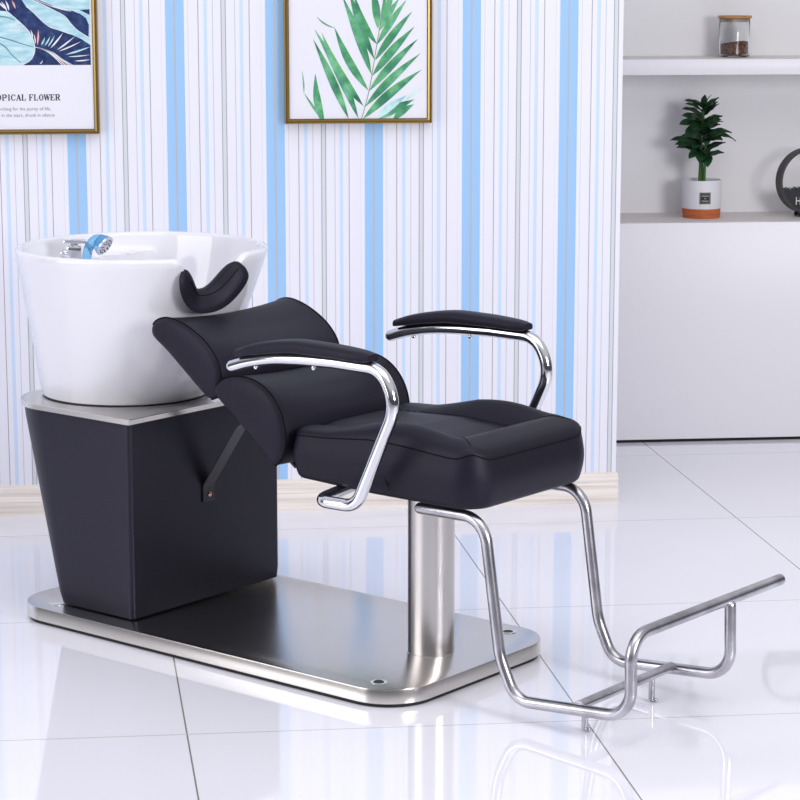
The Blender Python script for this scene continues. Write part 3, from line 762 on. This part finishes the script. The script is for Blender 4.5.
# glass storage jar
jp = _floor(735.5, 57.2, S2) + Vector((0, 0.035, 0)); jp.z = S2
jar = empty('storage_jar', jp, 0); tag(jar, 'round glass jar of brown beans with bamboo lid on the upper shelf', 'jar')
glass = mat('clear_glass', (0.97, 0.98, 0.98), 0.02, Transmission_Weight=1.0, IOR=1.45)
bamboo = mat('bamboo', srgb(180, 132, 74), 0.5); noise_ramp(bamboo, 20, [(0.3, srgb(160, 112, 56)), (0.7, srgb(194, 148, 88))], (1, 12, 12))
seal = mat('seal_ring', srgb(190, 165, 150), 0.5)
beans = mat('brown_beans', srgb(110, 72, 58), 0.7)
noise_ramp(beans, 230, [(0.35, srgb(62, 36, 28)), (0.5, srgb(118, 78, 62)), (0.68, srgb(170, 128, 108))], (1, 1, 1), 2)
r = 0.0465
bm = bmesh.new(); rings(bm, [[(q * math.cos(2 * PI * i / 48), q * math.sin(2 * PI * i / 48), z) for i in range(48)] for q, z in
     [(r - 0.006, 0.0002), (r - 0.001, 0.002), (r, 0.006), (r, 0.112), (r - 0.001, 0.114), (r - 0.003, 0.113), (r - 0.0032, 0.008), (r - 0.006, 0.0045)]])
link('glass_body', bm, glass, jar)
bm = bmesh.new(); n = 48; rb = r - 0.0042; rows = [[(rb * .9 * math.cos(2 * PI * i / n), rb * .9 * math.sin(2 * PI * i / n), 0.0052) for i in range(n)],
    [(rb * math.cos(2 * PI * i / n), rb * math.sin(2 * PI * i / n), 0.009) for i in range(n)]]
for f in (1.0, 0.94, 0.8, 0.6, 0.4, 0.2):
    rows.append([(rb * f * math.cos(2 * PI * i / n), rb * f * math.sin(2 * PI * i / n), 0.042 + 0.10 * rb * f * math.cos(2 * PI * i / n) + random.uniform(-.0015, .0015)) for i in range(n)])
rings(bm, rows); link('bean_fill', bm, beans, jar)
bm = bmesh.new(); lathe(bm, [(0.049, 0.1150), (0.051, 0.1165), (0.051, 0.1215), (0.049, 0.1235)]); link('lid', bm, bamboo, jar)
bm = bmesh.new(); lathe(bm, [(0.0425, 0.1040), (0.0430, 0.1045), (0.0430, 0.1148), (0.042, 0.1152)]); link('lid_seal', bm, seal, jar)

# potted plant
pp = _floor(703.5, 219, S1) + Vector((0, 0.058, 0)); pp.z = S1
pot = empty('potted_plant', pp, 0); tag(pot, 'small leafy green plant in a white pot with terracotta base on the lower shelf', 'plant')
white_pot = mat('white_pot_glaze', (0.74, 0.73, 0.76), 0.5); noise_bump(white_pot, 60, 0.15, 0.001)
terra = mat('terracotta', srgb(190, 98, 48), 0.65); noise_ramp(terra, 16, [(0.3, srgb(176, 86, 42)), (0.7, srgb(205, 112, 60))], (1, 1, 8))
soil = mat('grey_pebbles', (0.35, 0.34, 0.34), 0.9); noise_bump(soil, 200, 0.8, 0.004)
bm = bmesh.new(); rings(bm, [[(q * math.cos(2 * PI * i / 48), q * math.sin(2 * PI * i / 48), z) for i in range(48)] for q, z in
     [(0.058, 0.0285), (0.0595, 0.029), (0.0595, 0.030), (0.0600, 0.112), (0.059, 0.1145), (0.0565, 0.1145), (0.055, 0.112), (0.055, 0.100)]])
link('pot', bm, white_pot, pot)
bm = bmesh.new(); lathe(bm, [(0.055, 0.0), (0.0565, 0.001), (0.0585, 0.0285), (0.057, 0.0288)]); link('pot_base', bm, terra, pot)
bm = bmesh.new(); lathe(bm, [(0.0548, 0.1002), (0.0548, 0.1035), (0.04, 0.1055), (0.01, 0.1065)], (0, 0), 40); link('pebbles', bm, soil, pot)
# printed square label, bent round the pot
lab = mat('black_label', (0.012, 0.012, 0.013), 0.5); labw = mat('label_lettering', (0.45, 0.45, 0.45), 0.5)
def patch(bm, a0, a1, z0, z1, rad, mi, n=6):
    for i in range(n):
        b0, b1 = a0 + (a1 - a0) * i / n, a0 + (a1 - a0) * (i + 1) / n
        vs = [bm.verts.new((rad * math.sin(b), -rad * math.cos(b), z)) for b, z in ((b0, z0), (b1, z0), (b1, z1), (b0, z1))]
        bm.faces.new(vs).material_index = mi
lc = 0.055; lh = 0.285
bm = bmesh.new(); patch(bm, lc - lh / 1, lc + lh / 1, 0.045, 0.080, 0.0603, 0)
patch(bm, lc - 0.195, lc + 0.195, 0.0685, 0.0705, 0.0605, 1); patch(bm, lc - 0.17, lc + 0.17, 0.0535, 0.0555, 0.0605, 1); patch(bm, lc - 0.035, lc + 0.035, 0.0608, 0.0632, 0.0605, 1)
for q in (-1, 1): patch(bm, lc + q * 0.245 - 0.008, lc + q * 0.245 + 0.008, 0.048, 0.077, 0.0605, 1)
for z in (0.048, 0.0762): patch(bm, lc - 0.25, lc + 0.25, z, z + 0.0008, 0.0605, 1)
link('pot_label', bm, [lab, labw], pot)
stem_m = mat('green_stem', srgb(62, 110, 48), 0.5)
leaf_m = mat('dark_green_leaf', srgb(28, 66, 36), 0.42, spec=0.45)
noise_ramp(leaf_m, 30, [(0.3, srgb(16, 46, 26)), (0.55, srgb(30, 70, 38)), (0.75, srgb(48, 96, 50))])
stems = [((-0.008, 0, 0.10), (-0.006, 0, 0.18), (-0.004, 0, 0.25), (0.000, 0, 0.335)), ((0.006, -0.004, 0.10), (0.008, -0.004, 0.18), (0.010, -0.002, 0.25)), ((-0.001, 0.006, 0.10), (0.0, 0.006, 0.17), (-0.012, 0.008, 0.22))]
for st in stems:
    bm = bmesh.new(); P = catmull(st, 6); tube(bm, P, [0.0046 - 0.0022 * i / len(P) for i in range(len(P))], 10); link('stem', bm, stem_m, pot)
bm = bmesh.new()
def leaf3(base, az, elev, L, wd, droop):
    roll = 0.75 * math.cos(az)
    d = Vector((math.cos(az), math.sin(az), 0)); side = Vector((-math.sin(az), math.cos(az), 0)); n = 9
    pos = Vector(base); rows = []; e = elev
    for i in range(n + 1):
        q = i / n; wq = wd / 2 * (math.sin(PI * min(1, q ** 0.8)) ** 0.85 if 0 < q < 1 else 0.02); t_ = d * math.cos(e) + Vector((0, 0, 1)) * math.sin(e)
        up_ = side.cross(t_) * -1; sd = (side * math.cos(roll) + up_ * math.sin(roll))
        rip = 0.0012 * math.sin(q * 17)
        rows.append([pos - sd * wq + up_ * (0.22 * wq + rip), pos - sd * wq * 0.5 + up_ * 0.08 * wq, pos, pos + sd * wq * 0.5 + up_ * 0.08 * wq, pos + sd * wq + up_ * (0.22 * wq - rip)])
        pos = pos + t_ * (L / n); e -= droop / n
    fr = [[bm.verts.new(p) for p in r_] for r_ in rows]; bk = [[bm.verts.new(p - Vector((0, 0, 0.0006))) for p in r_] for r_ in rows]
    for S in (fr, bk):
        for a, b in zip(S, S[1:]):
            for j in range(4): bm.faces.new((a[j], a[j + 1], b[j + 1], b[j]))
    for j in (0, 4):
        for i in range(n): bm.faces.new((fr[i][j], fr[i + 1][j], bk[i + 1][j], bk[i][j]))
spec = [  # base height, azimuth (deg, 0 = right, 270 = towards the room), elevation, length, width, droop
 (0.205, 215, 20, 0.075, 0.042, 0.9), (0.205, 175, 40, 0.085, 0.030, 1.1), (0.200, 325, 28, 0.075, 0.040, 0.3), (0.198, 285, 15, 0.060, 0.044, 1.2), (0.200, 250, 10, 0.062, 0.044, 1.3),
 (0.205, 15, 45, 0.065, 0.016, 0.6), (0.205, 60, 30, 0.06, 0.035, 1.0), (0.205, 110, 30, 0.06, 0.035, 1.0), (0.21, 190, 38, 0.095, 0.026, 0.9), (0.212, 345, 40, 0.065, 0.022, 0.3),
 (0.235, 185, 22, 0.098, 0.024, 0.7), (0.232, 200, 12, 0.080, 0.030, 0.2), (0.238, 350, 45, 0.098, 0.024, 1.3), (0.240, 10, 42, 0.095, 0.020, 1.5), (0.235, 305, 25, 0.068, 0.040, 0.8),
 (0.232, 265, 20, 0.060, 0.046, 1.1), (0.238, 230, 35, 0.065, 0.040, 0.9), (0.240, 335, 38, 0.075, 0.034, 0.5), (0.24, 80, 35, 0.06, 0.036, 0.9), (0.24, 130, 30, 0.06, 0.034, 0.9),
 (0.272, 205, 30, 0.075, 0.042, 1.0), (0.276, 188, 46, 0.078, 0.034, 1.1), (0.270, 322, 32, 0.070, 0.040, 0.5), (0.272, 280, 25, 0.056, 0.044, 1.0), (0.275, 245, 30, 0.058, 0.044, 1.0),
 (0.280, 0, 45, 0.062, 0.026, 0.6), (0.28, 90, 35, 0.055, 0.034, 0.9), (0.30, 180, 40, 0.070, 0.022, 0.7), (0.305, 200, 48, 0.066, 0.022, 0.8), (0.31, 20, 42, 0.058, 0.020, 0.3),
 (0.305, 340, 42, 0.062, 0.024, 0.2), (0.31, 290, 40, 0.048, 0.036, 0.8), (0.315, 230, 45, 0.050, 0.034, 0.8), (0.325, 170, 35, 0.062, 0.022, 0.7), (0.325, 320, 52, 0.045, 0.024, 0.2), (0.325, 60, 60, 0.04, 0.022, 0.2),
 (0.255, 315, 28, 0.060, 0.036, 0.7), (0.255, 220, 20, 0.066, 0.040, 0.8), (0.29, 310, 35, 0.055, 0.034, 0.4), (0.29, 225, 35, 0.055, 0.036, 0.6)]
spec += [(z + 0.012, az + 23, e_ + 6, l_ * 0.86, w_ * 0.75, d_) for z, az, e_, l_, w_, d_ in spec[::2] if z < 0.32]
for z, az, el_, L_, wd, dr in spec:
    zz = 0.186 + (z - 0.2) * 1.16; leaf3((0.001 * math.cos(z * 90), 0.002 * math.sin(z * 70), zz + random.uniform(-.006, .006)), math.radians(az + random.uniform(-16, 16)), math.radians(el_ + random.uniform(-8, 12)), L_ * random.uniform(0.98, 1.22), wd * random.uniform(0.8, 1.2), dr)
link('foliage', bm, leaf_m, pot)

# ring planter at the photograph's right edge
rp = Vector((1.246, 7.175, S1)); PR = 0.100; PZ = 0.009 + PR
ring_ = empty('ring_planter', rp, math.radians(15)); tag(ring_, 'dark grey round ring planter with small green plants, on the lower shelf', 'planter')
dgrey = mat('dark_grey_metal', (0.040, 0.038, 0.038), 0.55); charcoal = mat('charcoal_panel', (0.014, 0.014, 0.022), 0.5)
bm = bmesh.new(); n = 72; hw = 0.018
rings(bm, [[(q * math.cos(2 * PI * i / n), y, PZ + q * math.sin(2 * PI * i / n)) for i in range(n)] for q, y in ((PR, -hw), (PR, hw), (PR - 0.008, hw), (PR - 0.008, -hw), (PR, -hw))], True, False, False)
link('ring', bm, dgrey, ring_)
bm = bmesh.new(); ri = PR - 0.008; a0 = math.asin(-0.026 / ri); arc = [(ri * math.cos(a0 - (PI + 2 * a0) * i / 36), ri * math.sin(a0 - (PI + 2 * a0) * i / 36)) for i in range(37)]
rings(bm, [[(x, y, PZ + z) for x, z in arc] for y in (-hw + 0.0005, hw - 0.0005)]); link('trough', bm, charcoal, ring_)
bm = bmesh.new()
for i in range(90):
    x = random.uniform(-0.085, 0.085); y = random.uniform(-0.016, 0.016); h = random.uniform(0.002, 0.008); r_ = random.uniform(0.003, 0.006)
    mtx = Matrix.Translation((x, y, PZ - 0.026 + h * 0.7)) @ Matrix.Rotation(random.uniform(0, 3), 4, 'Y') @ Matrix.Diagonal((r_, r_ * 0.6, r_ * 0.25, 1)); bmesh.ops.create_icosphere(bm, subdivisions=1, radius=1.0, matrix=mtx)
link('small_plants', bm, leaf_m, ring_)
for x in (-0.030, 0.030):
    for y in (-0.014, 0.014):
        bm = bmesh.new(); bmesh.ops.create_uvsphere(bm, u_segments=16, v_segments=10, radius=0.0075, matrix=Matrix.Translation((x, y, 0.0076))); link('ball_foot', bm, rubber, ring_)
text_mesh('lettering', 'H', 0.034, mat('white_lettering', (0.75, 0.75, 0.75), 0.5), ring_, (-0.049, -hw - 0.0003, PZ - 0.071), (PI / 2, 0, 0), 'LEFT', 0.0003, 0.8)
